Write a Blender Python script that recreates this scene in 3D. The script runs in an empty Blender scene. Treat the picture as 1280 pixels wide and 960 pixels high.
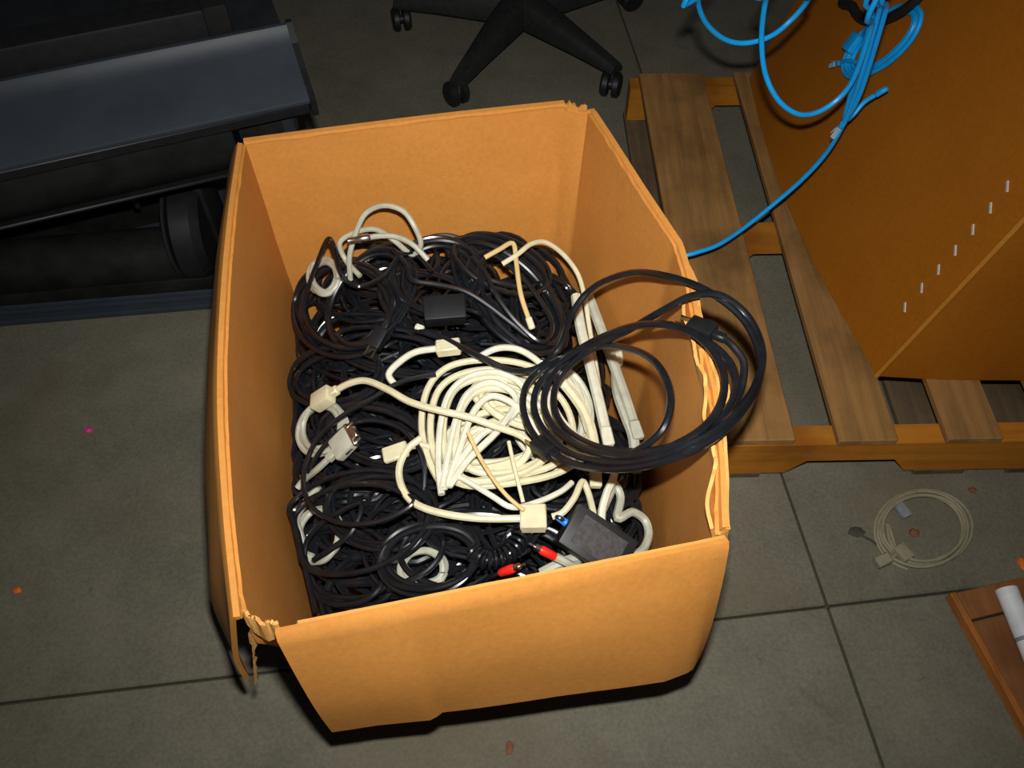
import bpy, bmesh, math, random
from mathutils import Vector, Matrix, Quaternion, noise as mnoise

random.seed(7)
S = bpy.context.scene
COL = S.collection
PI = math.pi

# ------------------------------------------------------------------ camera, world, light, exposure
F_PX, CX, CY = 1072.0, 640.0, 480.0
CAM_H, PITCH = 1.315, math.radians(54.1)
cam_d = bpy.data.cameras.new('camera'); cam = bpy.data.objects.new('camera', cam_d); COL.objects.link(cam)
cam.location = (0, 0, CAM_H); cam.rotation_euler = (PI/2 - PITCH, 0, 0)
cam_d.sensor_width = 36.0; cam_d.lens = F_PX/1280*36.0; cam_d.clip_start = 0.02
S.camera = cam

w = bpy.data.worlds.new('world'); S.world = w; w.use_nodes = True
w.node_tree.nodes['Background'].inputs[0].default_value = (0.95, 1.0, 1.05, 1)
w.node_tree.nodes['Background'].inputs[1].default_value = 0.022

fl = bpy.data.lights.new('camera_flash', 'AREA'); flash = bpy.data.objects.new('camera_flash', fl); COL.objects.link(flash)
fl.shape = 'RECTANGLE'; fl.size = 0.035; fl.size_y = 0.02; fl.energy = 8.0; fl.spread = math.radians(105); fl.color = (1.0, 0.985, 0.95)
FO = 0.085                                        # the flash sits this far above the lens
flash.location = (0.01, FO*math.sin(PITCH), CAM_H + FO*math.cos(PITCH)); flash.rotation_euler = cam.rotation_euler

S.view_settings.view_transform = 'Standard'; S.view_settings.look = 'None'
S.view_settings.gamma = 1.0; S.view_settings.exposure = 0.0; S.view_settings.use_curve_mapping = False

# ------------------------------------------------------------------ measuring helpers
ST, CT = math.sin(PITCH), math.cos(PITCH)
def ray(px, py):
    a, b = (px-CX)/F_PX, (py-CY)/F_PX
    return Vector((a, CT - b*ST, -ST - b*CT))     # unit depth along the optical axis
def P(px, py, z):                                 # where a sight line meets height z
    d = ray(px, py); t = (z - CAM_H)/d.z
    return Vector((d.x*t, d.y*t, z))
def PD(px, py, dist):                             # a point at a given distance from the camera
    d = ray(px, py).normalized()*dist
    return Vector((d.x, d.y, CAM_H + d.z))

# ------------------------------------------------------------------ materials
def nodes(name):
    m = bpy.data.materials.new(name); m.use_nodes = True
    nt = m.node_tree; return m, nt, nt.nodes['Principled BSDF']
def ramp(nt, fac, stops):
    r = nt.nodes.new('ShaderNodeValToRGB'); nt.links.new(fac, r.inputs[0])
    e = r.color_ramp.elements
    while len(e) < len(stops): e.new(0.5)
    for el, (p, c) in zip(e, stops): el.position = p; el.color = (*c, 1)
    return r.outputs[0]
def coords(nt, scale=(1, 1, 1), kind='Object'):
    t = nt.nodes.new('ShaderNodeTexCoord'); mp = nt.nodes.new('ShaderNodeMapping')
    nt.links.new(t.outputs[kind], mp.inputs[0]); mp.inputs['Scale'].default_value = scale
    return mp.outputs[0]
def noise(nt, vec, scale, detail=4, rough=0.55, dist=0.0):
    n = nt.nodes.new('ShaderNodeTexNoise'); nt.links.new(vec, n.inputs['Vector'])
    n.inputs['Scale'].default_value = scale; n.inputs['Detail'].default_value = detail
    n.inputs['Roughness'].default_value = rough; n.inputs['Distortion'].default_value = dist
    return n.outputs['Fac']
def mix(nt, fac, a, b, mode='MIX'):
    x = nt.nodes.new('ShaderNodeMix'); x.data_type = 'RGBA'; x.blend_type = mode
    if isinstance(fac, float): x.inputs[0].default_value = fac
    else: nt.links.new(fac, x.inputs[0])
    for s, v in ((6, a), (7, b)):
        if isinstance(v, tuple): x.inputs[s].default_value = (*v, 1)
        else: nt.links.new(v, x.inputs[s])
    return x.outputs[2]
def bump(nt, b, h, strength, distance=0.002):
    n = nt.nodes.new('ShaderNodeBump'); n.inputs['Strength'].default_value = strength
    n.inputs['Distance'].default_value = distance
    nt.links.new(h, n.inputs['Height']); nt.links.new(n.outputs[0], b.inputs['Normal'])

def plain(name, c, rough=0.5, metal=0.0, spec=0.5, var=0.25, scale=60, coat=0.0):
    m, nt, b = nodes(name)
    n = noise(nt, coords(nt), scale, 3)
    col = ramp(nt, n, [(0.3, tuple(v*(1-var) for v in c)), (0.7, tuple(min(1, v*(1+var)) for v in c))])
    nt.links.new(col, b.inputs['Base Color'])
    b.inputs['Roughness'].default_value = rough; b.inputs['Metallic'].default_value = metal
    b.inputs['Specular IOR Level'].default_value = spec; b.inputs['Coat Weight'].default_value = coat
    return m
def cardboard(name, c, dark, spec=0.25):
    m, nt, b = nodes(name)
    v = coords(nt)
    big = noise(nt, v, 7, 4, 0.6); fib = noise(nt, v, 130, 4, 0.7)
    col = ramp(nt, big, [(0.25, dark), (0.75, c)])
    col = mix(nt, 0.35, col, ramp(nt, fib, [(0.3, tuple(x*0.72 for x in c)), (0.7, tuple(min(1, x*1.15) for x in c))]))
    nt.links.new(col, b.inputs['Base Color'])
    b.inputs['Roughness'].default_value = 0.62; b.inputs['Specular IOR Level'].default_value = spec
    bump(nt, b, fib, 0.12, 0.001)
    return m
def wood(name, c, dark, axis='Y', spec=0.2):
    m, nt, b = nodes(name)
    sc = {'X': (1.2, 22, 22), 'Y': (22, 1.2, 22), 'Z': (22, 22, 1.2)}[axis]
    v = coords(nt, sc)
    g = noise(nt, v, 2.2, 5, 0.65, 0.6); big = noise(nt, coords(nt), 6, 4)
    col = ramp(nt, g, [(0.3, dark), (0.68, c)])
    col = mix(nt, ramp(nt, big, [(0.46, (0, 0, 0)), (0.70, (0.75, 0.75, 0.75))]), col, tuple(x*0.5 for x in dark))
    nt.links.new(col, b.inputs['Base Color'])
    b.inputs['Roughness'].default_value = 0.75; b.inputs['Specular IOR Level'].default_value = spec
    bump(nt, b, g, 0.35, 0.002)
    return m
def concrete(name):
    m, nt, b = nodes(name)
    v = coords(nt)
    big = noise(nt, v, 1.7, 6, 0.62, 0.4); mid = noise(nt, v, 9, 6, 0.65); fine = noise(nt, v, 170, 3, 0.7)
    col = ramp(nt, big, [(0.3, (0.108, 0.099, 0.070)), (0.72, (0.190, 0.175, 0.128))])
    col = mix(nt, 0.5, col, ramp(nt, mid, [(0.3, (0.082, 0.075, 0.053)), (0.72, (0.205, 0.186, 0.138))]))
    col = mix(nt, 0.25, col, ramp(nt, fine, [(0.35, (0.07, 0.066, 0.052)), (0.65, (0.23, 0.21, 0.16))]))
    st = noise(nt, v, 5.2, 5, 0.7, 0.8)
    col = mix(nt, ramp(nt, st, [(0.64, (0, 0, 0)), (0.74, (0.65, 0.65, 0.65))]), col, (0.055, 0.048, 0.035))
    pa = noise(nt, v, 2.6, 3, 0.5, 0.3)
    col = mix(nt, ramp(nt, pa, [(0.52, (0, 0, 0)), (0.75, (0.6, 0.6, 0.6))]), col, (0.125, 0.098, 0.058))
    sp = noise(nt, v, 26, 3, 0.6, 0.5)
    col = mix(nt, ramp(nt, sp, [(0.70, (0, 0, 0)), (0.78, (0.7, 0.7, 0.7))]), col, (0.05, 0.043, 0.032))
    nt.links.new(col, b.inputs['Base Color'])
    b.inputs['Roughness'].default_value = 0.7; b.inputs['Specular IOR Level'].default_value = 0.2
    bump(nt, b, fine, 0.15, 0.001)
    return m

M = dict(
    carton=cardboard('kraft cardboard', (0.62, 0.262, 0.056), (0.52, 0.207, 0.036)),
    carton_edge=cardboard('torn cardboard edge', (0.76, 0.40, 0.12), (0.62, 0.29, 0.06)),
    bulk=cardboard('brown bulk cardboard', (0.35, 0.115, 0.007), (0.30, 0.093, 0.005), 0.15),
    bulk_edge=cardboard('worn brown fold', (0.46, 0.19, 0.025), (0.36, 0.125, 0.010), 0.15),
    deck=wood('weathered deck wood', (0.34, 0.175, 0.055), (0.19, 0.10, 0.034), 'Y'),
    stringer=wood('orange stringer wood', (0.48, 0.19, 0.018), (0.36, 0.12, 0.010), 'X'),
    lowboard=wood('grimy bottom wood', (0.15, 0.10, 0.055), (0.08, 0.055, 0.032), 'Y'),
    tray=wood('reddish plywood', (0.26, 0.105, 0.036), (0.17, 0.065, 0.022), 'Y'),
    tray_edge=wood('orange wood edge', (0.42, 0.15, 0.03), (0.26, 0.085, 0.02), 'Y'),
    floor=concrete('stained concrete'),
    joint=plain('dirt in joints', (0.05, 0.045, 0.035), 0.9),
    black=plain('black cable jacket', (0.0085, 0.0095, 0.012), 0.24, spec=0.6),
    black_matte=plain('black rubber', (0.012, 0.012, 0.013), 0.5, spec=0.4),
    black_plastic=plain('black moulded plastic', (0.009, 0.009, 0.010), 0.5, spec=0.4),
    cream=plain('cream cable jacket', (0.64, 0.59, 0.39), 0.42, spec=0.4, var=0.1),
    white=plain('off white cable jacket', (0.64, 0.63, 0.50), 0.42, spec=0.4, var=0.1),
    grey=plain('pale grey cable jacket', (0.42, 0.42, 0.33), 0.45, spec=0.4, var=0.12),
    tan=plain('tan cable jacket', (0.62, 0.45, 0.20), 0.5, spec=0.3, var=0.1),
    floorcord=plain('dusty beige cord', (0.24, 0.215, 0.14), 0.6, spec=0.3, var=0.12),
    blue=plain('blue cable jacket', (0.005, 0.36, 0.86), 0.38, spec=0.4, var=0.06),
    clear=plain('clear plug plastic', (0.35, 0.50, 0.62), 0.2, spec=0.6),
    metal=plain('bright steel', (0.62, 0.62, 0.60), 0.28, metal=1.0),
    staple=plain('dull zinc staple', (0.55, 0.53, 0.50), 0.5),
    brass=plain('gold contacts', (0.75, 0.55, 0.22), 0.3, metal=1.0),
    red=plain('red plug sleeve', (0.85, 0.02, 0.012), 0.4),
    blue_dot=plain('blue plug ring', (0.02, 0.22, 0.75), 0.4),
    label=plain('faded printed label', (0.035, 0.030, 0.030), 0.5, var=0.5, scale=160),
    slate=plain('slate painted metal', (0.030, 0.038, 0.050), 0.5, spec=0.35, var=0.12, scale=14),
    slate_dark=plain('dark slate metal', (0.016, 0.019, 0.022), 0.6, spec=0.3, scale=14),
    machine=plain('dusty black metal', (0.010, 0.010, 0.009), 0.7, spec=0.2, var=0.5, scale=18),
    chair=plain('charcoal chair plastic', (0.016, 0.017, 0.016), 0.55, spec=0.35),
    tube=plain('white tube', (0.66, 0.68, 0.70), 0.4, var=0.12, scale=22),
    tube_blue=plain('blue tube sleeve', (0.03, 0.06, 0.40), 0.4),
    orange=plain('orange scrap', (0.75, 0.16, 0.01), 0.6),
    pink=plain('pink speck', (0.85, 0.03, 0.30), 0.6),
    rust=plain('brown scrap', (0.18, 0.07, 0.03), 0.8),
    scrap=plain('grey scrap plastic', (0.20, 0.21, 0.23), 0.5),
    twig=plain('dark scrap', (0.05, 0.045, 0.035), 0.8),
)

# ------------------------------------------------------------------ object helpers
def tag(o, label=None, cat=None, group=None, kind=None):
    for k, v in (('label', label), ('category', cat), ('group', group), ('kind', kind)):
        if v: o[k] = v
    return o
def thing(name, loc, label, cat, group=None):
    o = bpy.data.objects.new(name, None); COL.objects.link(o); o.location = loc
    o.empty_display_size = 0.05
    return tag(o, label, cat, group)
def wloc(o):
    v = Vector(o.location)
    while o.parent: o = o.parent; v = v + o.location
    return v
def link(name, vf, m, parent=None, smooth=True, sharp=40):
    """vf = (verts, faces) in world coordinates -> ONE mesh object"""
    vs, fs = vf
    vs = [Vector(v) for v in vs]
    lo = Vector((min(v.x for v in vs), min(v.y for v in vs), min(v.z for v in vs)))
    hi = Vector((max(v.x for v in vs), max(v.y for v in vs), max(v.z for v in vs)))
    org = Vector(((lo.x+hi.x)/2, (lo.y+hi.y)/2, lo.z))
    me = bpy.data.meshes.new(name); me.from_pydata([v-org for v in vs], [], fs); me.update()
    bm = bmesh.new(); bm.from_mesh(me); bmesh.ops.recalc_face_normals(bm, faces=bm.faces); bm.to_mesh(me); bm.free()
    if smooth:
        me.polygons.foreach_set('use_smooth', [True]*len(me.polygons))
        me.set_sharp_from_angle(angle=math.radians(sharp))
    me.materials.append(m)
    o = bpy.data.objects.new(name, me); COL.objects.link(o)
    if parent: o.parent = parent; o.location = org - wloc(parent)
    else: o.location = org
    return o
def join(*parts):
    V, Fs = [], []
    for v, f in parts:
        n = len(V); V += [Vector(x) for x in v]; Fs += [tuple(i+n for i in q) for q in f]
    return V, Fs
def box(c, size, rot=None, bev=0.0):
    bm = bmesh.new(); bmesh.ops.create_cube(bm, size=1)
    for v in bm.verts: v.co = Vector((v.co.x*size[0], v.co.y*size[1], v.co.z*size[2]))
    if bev: bmesh.ops.bevel(bm, geom=list(bm.edges), offset=bev, segments=1 if bev < 0.003 else 2, profile=0.6, affect='EDGES')
    R = rot.to_matrix() if isinstance(rot, Quaternion) else (rot if rot is not None else Matrix.Identity(3))
    vs = [R @ v.co + Vector(c) for v in bm.verts]; bm.verts.index_update()
    fs = [tuple(v.index for v in f.verts) for f in bm.faces]; bm.free()
    return vs, fs
def frame(d, up=Vector((0, 0, 1))):
    """rotation whose local Y runs along d and local Z is near up"""
    y = Vector(d).normalized(); x = y.cross(up)
    if x.length < 1e-4: x = y.cross(Vector((1, 0, 0)))
    x.normalize(); z = x.cross(y)
    return Matrix((x, y, z)).transposed()
def rz(a): return Matrix.Rotation(math.radians(a), 3, 'Z')
def smooth_path(pts, sub=5, closed=False):
    n = len(pts); out = []
    if n < 3: return [Vector(p) for p in pts]
    for i in range(n-1):
        p0 = pts[max(i-1, 0)]; p1 = pts[i]; p2 = pts[i+1]; p3 = pts[min(i+2, n-1)]
        for k in range(sub):
            t = k/sub; t2 = t*t; t3 = t2*t
            out.append(0.5*((2*p1) + (p2-p0)*t + (2*p0-5*p1+4*p2-p3)*t2 + (3*p1-p0-3*p2+p3)*t3))
    out.append(Vector(pts[-1])); return out
def tube(pts, r, sides=8, taper=None):
    pts = [Vector(p) for p in pts]
    q = [pts[0]]
    for p in pts[1:]:
        if (p-q[-1]).length > r*0.25: q.append(p)
    pts = q; n = len(pts)
    if n < 2: pts.append(pts[0]+Vector((r, 0, 0))); n = 2
    V, Fs = [], []; t = (pts[1]-pts[0]).normalized()
    a = t.cross(Vector((0, 0, 1)))
    if a.length < 1e-3: a = t.cross(Vector((1, 0, 0)))
    a.normalize()
    for i, p in enumerate(pts):
        tn = (pts[min(i+1, n-1)]-pts[max(i-1, 0)])
        if tn.length < 1e-7: tn = t
        tn = tn.normalized()
        a = t.rotation_difference(tn) @ a; a = (a - tn*a.dot(tn)).normalized(); t = tn
        bb = t.cross(a); rr = r if taper is None else r*taper(i/(n-1))
        for k in range(sides):
            an = 2*PI*k/sides; V.append(p + a*(rr*math.cos(an)) + bb*(rr*math.sin(an)))
    for i in range(n-1):
        for k in range(sides):
            k2 = (k+1) % sides
            Fs.append((i*sides+k, i*sides+k2, (i+1)*sides+k2, (i+1)*sides+k))
    Fs.append(tuple(range(sides))[::-1]); Fs.append(tuple((n-1)*sides+k for k in range(sides)))
    return V, Fs
def sheet(fn, nu, nv, th):
    """a thick curved sheet: fn(u, v) gives its middle surface"""
    V, Fs = [], []; e = 1e-3
    for s in (1, -1):
        for i in range(nu+1):
            for j in range(nv+1):
                u, v = i/nu, j/nv; p = fn(u, v)
                du = fn(min(u+e, 1), v)-fn(max(u-e, 0), v); dv = fn(u, min(v+e, 1))-fn(u, max(v-e, 0))
                V.append(p + du.cross(dv).normalized()*(s*th/2))
    W = nv+1; N = (nu+1)*W
    for i in range(nu):
        for j in range(nv):
            a, b_, c, d = i*W+j, (i+1)*W+j, (i+1)*W+j+1, i*W+j+1
            Fs.append((a, b_, c, d)); Fs.append((N+d, N+c, N+b_, N+a))
    for i in range(nu):
        for j in (0, nv): Fs.append((i*W+j, (i+1)*W+j, N+(i+1)*W+j, N+i*W+j))
    for j in range(nv):
        for i in (0, nu): Fs.append((i*W+j, i*W+j+1, N+i*W+j+1, N+i*W+j))
    return V, Fs
def lathe(c, axis, prof, n=20):
    """prof = [(distance along axis, radius)]"""
    R = frame(axis); V, Fs = [], []
    for (h, r) in prof:
        for k in range(n):
            a = 2*PI*k/n; V.append(Vector(c) + R @ Vector((r*math.cos(a), h, r*math.sin(a))))
    for i in range(len(prof)-1):
        for k in range(n):
            k2 = (k+1) % n; Fs.append((i*n+k, i*n+k2, (i+1)*n+k2, (i+1)*n+k))
    Fs.append(tuple(range(n))); Fs.append(tuple((len(prof)-1)*n+k for k in range(n)))
    return V, Fs
def extrude_xz(outline, y0, y1, R, org):
    """outline in local (x, z), swept along local y"""
    n = len(outline)
    V = [R @ Vector((x, y, z)) + Vector(org) for y in (y0, y1) for (x, z) in outline]
    Fs = [tuple(range(n))[::-1], tuple(range(n, 2*n))]
    Fs += [(i, (i+1) % n, n+(i+1) % n, n+i) for i in range(n)]
    return V, Fs
def jag(x, amp, sc=40, seed=0): return amp*mnoise.noise(Vector((x*sc, seed*7.3, seed*1.7)))

# ------------------------------------------------------------------ SETTING: concrete floor in slabs
yaw_f = 6.8
X0 = P(1035, 757, 0)                                     # where the two joints cross
fl_o = link('floor', box((X0.x-0.3, X0.y+1.0, -0.06), (9, 9, 0.04), rz(yaw_f)), M['joint'], smooth=False)
tag(fl_o, kind='structure')
g = 0.002
for ix in (-1, 0):
    for iy in (-1, 0, 1):
        sx, sy = 2.6, 2.6
        c = rz(yaw_f) @ Vector(((ix+0.5)*sx, (iy+0.5)*sy, 0)) + X0
        bm = box((c.x, c.y, -0.02), (sx-2*g, sy-2*g, 0.04), rz(yaw_f), 0.0025)
        link('concrete_slab', bm, M['floor'], fl_o, smooth=False)

# ------------------------------------------------------------------ PALLET under the bulk box
pal_rot = rz(1.2); PO = Vector((0.318, 0.747, 0))
def pl(x, y, z): return pal_rot @ Vector((x, y, z)) + PO
pallet = thing('pallet', PO + Vector((0.5, 0.5, 0)), 'worn wooden pallet with grey brown deck boards carrying the big brown cardboard box', 'pallet')
L = 1.016
DK = [(0.0, 0.148), (0.220, 0.318), (0.402, 0.494), (0.572, 0.66), (0.74, 0.83), (0.91, 1.0), (1.07, 1.21)]
for i, (a, b_) in enumerate(DK):
    bm = bmesh.new()
    c = pl((a+b_)/2, L/2 + random.uniform(-.004, .004), 0.113)
    link('deck_board', box(c, (b_-a, L + random.uniform(-.008, .004), 0.016), pal_rot @ rz(random.uniform(-.25, .25)), 0.002), M['deck'], pallet, smooth=False)
for y in (0.019, L/2, L-0.019):
    zb, zt, no = 0.016, 0.105, 0.054
    x0, x1 = -0.022, 1.21
    out = [(x0, zb), (0.155, zb), (0.185, no), (0.335, no), (0.365, zb), (0.80, zb), (0.83, no), (1.0, no), (1.03, zb), (x1, zb), (x1, zt), (x0, zt)]
    link('stringer', extrude_xz(out, y-0.019, y+0.019, pal_rot, PO), M['stringer'], pallet, smooth=False)
for (a, b_) in ((-0.026, 0.115), (0.385, 0.475), (0.55, 0.64), (0.72, 0.81), (1.07, 1.21)):
    link('bottom_board', box(pl((a+b_)/2, L/2, 0.008), (b_-a, L, 0.016), pal_rot, 0.0015), M['lowboard'], pallet, smooth=False)

# ------------------------------------------------------------------ BULK BOX on the pallet
BZ = 0.1215
B0, B1 = Vector((0.632, 0.884, BZ)), Vector((0.552, 1.735, BZ))
T0, T1 = Vector((0.815, 0.872, 1.02)), Vector((0.835, 1.735, 1.02))
B2, B3 = Vector((1.48, 0.884, BZ)), Vector((1.48, 1.735, BZ))
T2, T3 = Vector((1.49, 0.872, 1.02)), Vector((1.49, 1.735, 1.02))
bulk = thing('bulk_box', Vector((1.05, 1.3, BZ)), 'tall brown bulk cardboard box standing on the wooden pallet', 'box')
def wallfn(b0, b1, t0, t1, bulge, nrm):
    def f(u, v):
        p = b0.lerp(b1, u).lerp(t0.lerp(t1, u), v)
        return p + nrm*(bulge*math.sin(PI*u)*max(0.0, 1-0.8*v) + 0.004*mnoise.noise(p*6))
    return f
lf = wallfn(B0, B1, T0, T1, 0.034, Vector((-1, 0, 0.2)))
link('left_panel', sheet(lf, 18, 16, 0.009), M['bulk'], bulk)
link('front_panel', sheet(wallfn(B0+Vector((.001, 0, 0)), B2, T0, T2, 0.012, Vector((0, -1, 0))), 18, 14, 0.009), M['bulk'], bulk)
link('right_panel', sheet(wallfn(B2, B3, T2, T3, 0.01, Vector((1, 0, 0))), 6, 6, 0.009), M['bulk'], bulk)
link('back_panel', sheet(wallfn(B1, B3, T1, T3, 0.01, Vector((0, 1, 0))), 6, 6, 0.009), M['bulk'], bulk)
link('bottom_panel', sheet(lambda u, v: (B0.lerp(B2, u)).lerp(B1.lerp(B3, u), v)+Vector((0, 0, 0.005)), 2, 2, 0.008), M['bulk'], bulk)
link('corner_fold', tube([B0.lerp(T0, k/12)+Vector((-.002, -.003, 0)) for k in range(0, 13)], .0045, 8), M['bulk_edge'], bulk)
def on_left_face(px, py, off=0.0):
    d = ray(px, py); o = Vector((0, 0, CAM_H)); best = None
    a, b_ = 0.3, 6.0
    def side(t):                                          # signed x distance to the leaning face
        p = o + d*t; v = (p.z-BZ)/(1.02-BZ); u = (p.y-B0.y)/(B1.y-B0.y)
        q = lf(min(max(u, 0), 1), min(max(v, 0), 1)); return p.x-q.x
    for _ in range(50):
        m_ = (a+b_)/2
        if side(m_) < 0: a = m_
        else: b_ = m_
    p = o + d*a
    return p - d.normalized()*off
for (px, py) in ((1259, 233), (1238, 260), (1216, 287), (1194, 313), (1173, 337), (1152, 360), (1131, 384)):
    p = on_left_face(px, py, 0.009); q = on_left_face(px+0.5, py-8, 0.009)
    link('staple', box(p, (0.004, 0.016, 0.002), frame(q-p, Vector((-1, 0, 0)))), M['staple'], bulk, smooth=False)

# ------------------------------------------------------------------ THE CARTON with its flaps folded out
RZ = 0.51
FL0, FR0, BR0, BL0 = Vector((-.243, .352, .004)), Vector((.210, .430, .004)), Vector((.080, 1.075, .004)), Vector((-.386, 1.022, .004))
rimL = [P(303, 772, RZ), P(289, 640, RZ), P(281, 500, RZ), P(284, 380, RZ), P(293, 270, RZ), P(305, 181, RZ)]
rimB = [P(305, 181, RZ), P(420, 166, RZ), P(540, 151, RZ), P(640, 140, RZ), P(706, 133, RZ)]
rimR = [P(900, 662, RZ-.004), P(897, 575, RZ), P(888, 490, RZ), P(872, 425, RZ), P(860, 360, RZ), P(845, 308, RZ), P(800, 240, RZ), P(757, 172, RZ), P(736, 140, RZ), P(724, 142, RZ-.004), P(706, 137, RZ-.002)]
rimF = [P(345, 785, RZ), P(480, 758, RZ), P(620, 730, RZ), P(770, 700, RZ), P(907, 672, RZ)]
def along(pl_, u):
    Ls = [0]
    for a, b_ in zip(pl_, pl_[1:]): Ls.append(Ls[-1]+(b_-a).length)
    s = u*Ls[-1]
    for i in range(len(pl_)-1):
        if s <= Ls[i+1]+1e-9:
            return pl_[i].lerp(pl_[i+1], (s-Ls[i])/max(Ls[i+1]-Ls[i], 1e-9))
    return pl_[-1].copy()
carton = thing('carton', (FL0+FR0+BR0+BL0)/4*1.0, 'open brown cardboard carton full of tangled cables, its flaps folded out', 'box')
rims = dict(l=smooth_path(rimL, 4), b=smooth_path(rimB, 3), r=rimR, f=smooth_path(rimF, 3))
MR0, ML0 = Vector((.207, .79, .004)), Vector((-.340, .62, .004))
def cwall(rim, b0, b1, tear=None, seed=1, bm_=None):
    def f(u, v):
        t = along(rim, u); b_ = along([b0, bm_, b1], u) if bm_ else b0.lerp(b1, u)
        if tear: t = t + Vector((0, 0, tear(u)))
        p = b_.lerp(t, v)
        return p + Vector((1, 1, 0))*(0.003*mnoise.noise(p*5+Vector((seed, 0, 0)))*math.sin(PI*v))
    return f
def tear_l(u): return (-0.07*max(0, 1-u/0.02) if u < .02 else 0) + jag(u, .003, 30, 1)
def tear_f(u): return (-0.12*(1-u/0.03) if u < .03 else 0) + jag(u, .001, 30, 2)
def tear_r(u): return jag(u, .010 if u < .55 else .003, 34, 3) - (0.012 if u < .05 else 0)
link('side_panel', sheet(cwall(rims['l'], Vector((-.277, .435, .004)), BL0, tear_l, 1, ML0), 60, 8, 0.006), M['carton'], carton)
link('end_panel', sheet(cwall(rims['f'], FL0, FR0, tear_f, 2), 44, 8, 0.006), M['carton'], carton)
link('side_panel', sheet(cwall(rims['r'], FR0, BR0, tear_r, 3, MR0), 80, 8, 0.006), M['carton'], carton)
link('end_panel', sheet(cwall(rims['b'], BL0, BR0, lambda u: jag(u, .002, 14, 4), 4), 30, 8, 0.006), M['carton'], carton)
link('bottom_panel', sheet(lambda u, v: FL0.lerp(FR0, u).lerp(BL0.lerp(BR0, u), v)+Vector((0, 0, 0.001)), 2, 2, 0.005), M['carton'], carton)
def flap(rim, low, out, seed, sag=0.0, edge=0.004, fold=0.0055):
    """hangs from the rim: a tight rounded fold, then straight down to the line 'low'"""
    def f(u, v):
        r = along(rim, u); l = along(low, u) + Vector((0, 0, jag(u, edge, 9, seed)+jag(u, edge*.4, 45, seed+3)))
        if v < 0.12:
            a = PI*0.5*(v/0.12)
            return r + out*(fold*(1-math.cos(a))+0.003) + Vector((0, 0, -fold*0.6+fold*0.9*math.sin(PI*min(1, v/0.12*.75))+0.001))
        s = (v-0.12)/0.88
        top = r + out*(fold+0.003) + Vector((0, 0, 0.001-fold*0.6+fold*0.9*math.sin(PI*.75)))
        p = top.lerp(l, s)
        return p + out*(sag*math.sin(PI*s) + 0.003*mnoise.noise(p*7+Vector((seed, 1, 0))))
    return f
oF = Vector((0.2, -0.98, 0)); oL = Vector((-0.98, -0.2, 0)); oR = Vector((0.98, 0.15, 0)); oB = Vector((-0.15, 0.98, 0))
ZF = 0.28
link('flap', sheet(flap(rims['f'], [P(415, 912, ZF), P(475, 903, ZF), P(540, 897, ZF), P(552, 888, ZF), P(700, 868, ZF), P(830, 848, ZF), P(862, 836, ZF), P(874, 815, ZF)], oF, 1, 0.006, .002), 60, 22, 0.006), M['carton'], carton)
link('flap', sheet(flap(rims['l'], [P(311, 850, ZF), P(268, 752, ZF), P(262, 620, ZF), P(262, 500, ZF), P(270, 370, ZF), P(288, 262, ZF)], oL, 2, 0.006, .003), 50, 22, 0.006), M['carton'], carton)
lowR = [v + Vector((0.03, 0.0, -0.235)) for v in rimR]
link('flap', sheet(flap(rims['r'], lowR, oR, 3, 0.0, .003, 0.006), 60, 20, 0.006), M['carton'], carton)
lowB = [v + Vector((-0.01, 0.05, -0.235)) for v in rims['b']]
link('flap', sheet(flap(rims['b'], lowB, oB, 4, 0.0, .003, 0.006), 30, 20, 0.006), M['carton'], carton)
# ragged paper layers left along the torn rim
def torn(rim, u0, u1, hh, off, seed, n=40):
    def f(u, v):
        q = along(rim, u0+(u1-u0)*u)
        h = hh*(0.55+0.9*abs(mnoise.noise(Vector((u*9, seed, 0))))+0.35*mnoise.noise(Vector((u*31, seed, 2))))
        env = math.sin(PI*min(max(u, .02), .98))**0.4
        lean = off*(1+0.9*mnoise.noise(Vector((u*6, seed, 5))))
        return q + Vector((lean.x*v*1.2, lean.y*v*1.2, -0.022*(1-v) + v*h*env)) + lean*(0.25)
    return sheet(f, n, 3, 0.004)
tl = link('torn_edge', torn(rims['r'], 0.0, 0.42, 0.013, Vector((-0.006, 0, 0)), 3, 60), M['carton_edge'], carton); tag(tl, 'ragged pale torn rim layer')
link('torn_edge', torn(rims['r'], 0.0, 0.5, 0.010, Vector((0.006, 0, 0)), 9, 60), M['carton_edge'], carton)
link('torn_edge', torn([P(303, 770, RZ-.004), P(316, 783, RZ-.02), P(330, 791, RZ-.02), P(347, 786, RZ-.004)], 0, 1, 0.016, Vector((0.0, 0.004, 0)), 5, 24), M['carton_edge'], carton)
link('torn_edge', torn([P(304, 772, RZ-.01), P(306, 800, RZ-.08), P(311, 848, RZ-.215)], 0, 1, 0.012, Vector((0.008, 0.0, 0)), 6, 24), M['carton_edge'], carton)
link('torn_edge', torn([P(700, 134, RZ), P(712, 140, RZ-.01), P(722, 142, RZ-.01), P(733, 136, RZ)], 0, 1, 0.016, Vector((0.0, 0.003, 0)), 8, 16), M['carton'], carton)

link('torn_edge', torn([P(872, 430, RZ-.006), P(886, 446, RZ-.004), P(898, 470, RZ-.004), P(903, 495, RZ-.004), P(898, 522, RZ-.006)], 0, 1, 0.013, Vector((0.004, 0, 0)), 12, 26), M['carton_edge'], carton)
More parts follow.
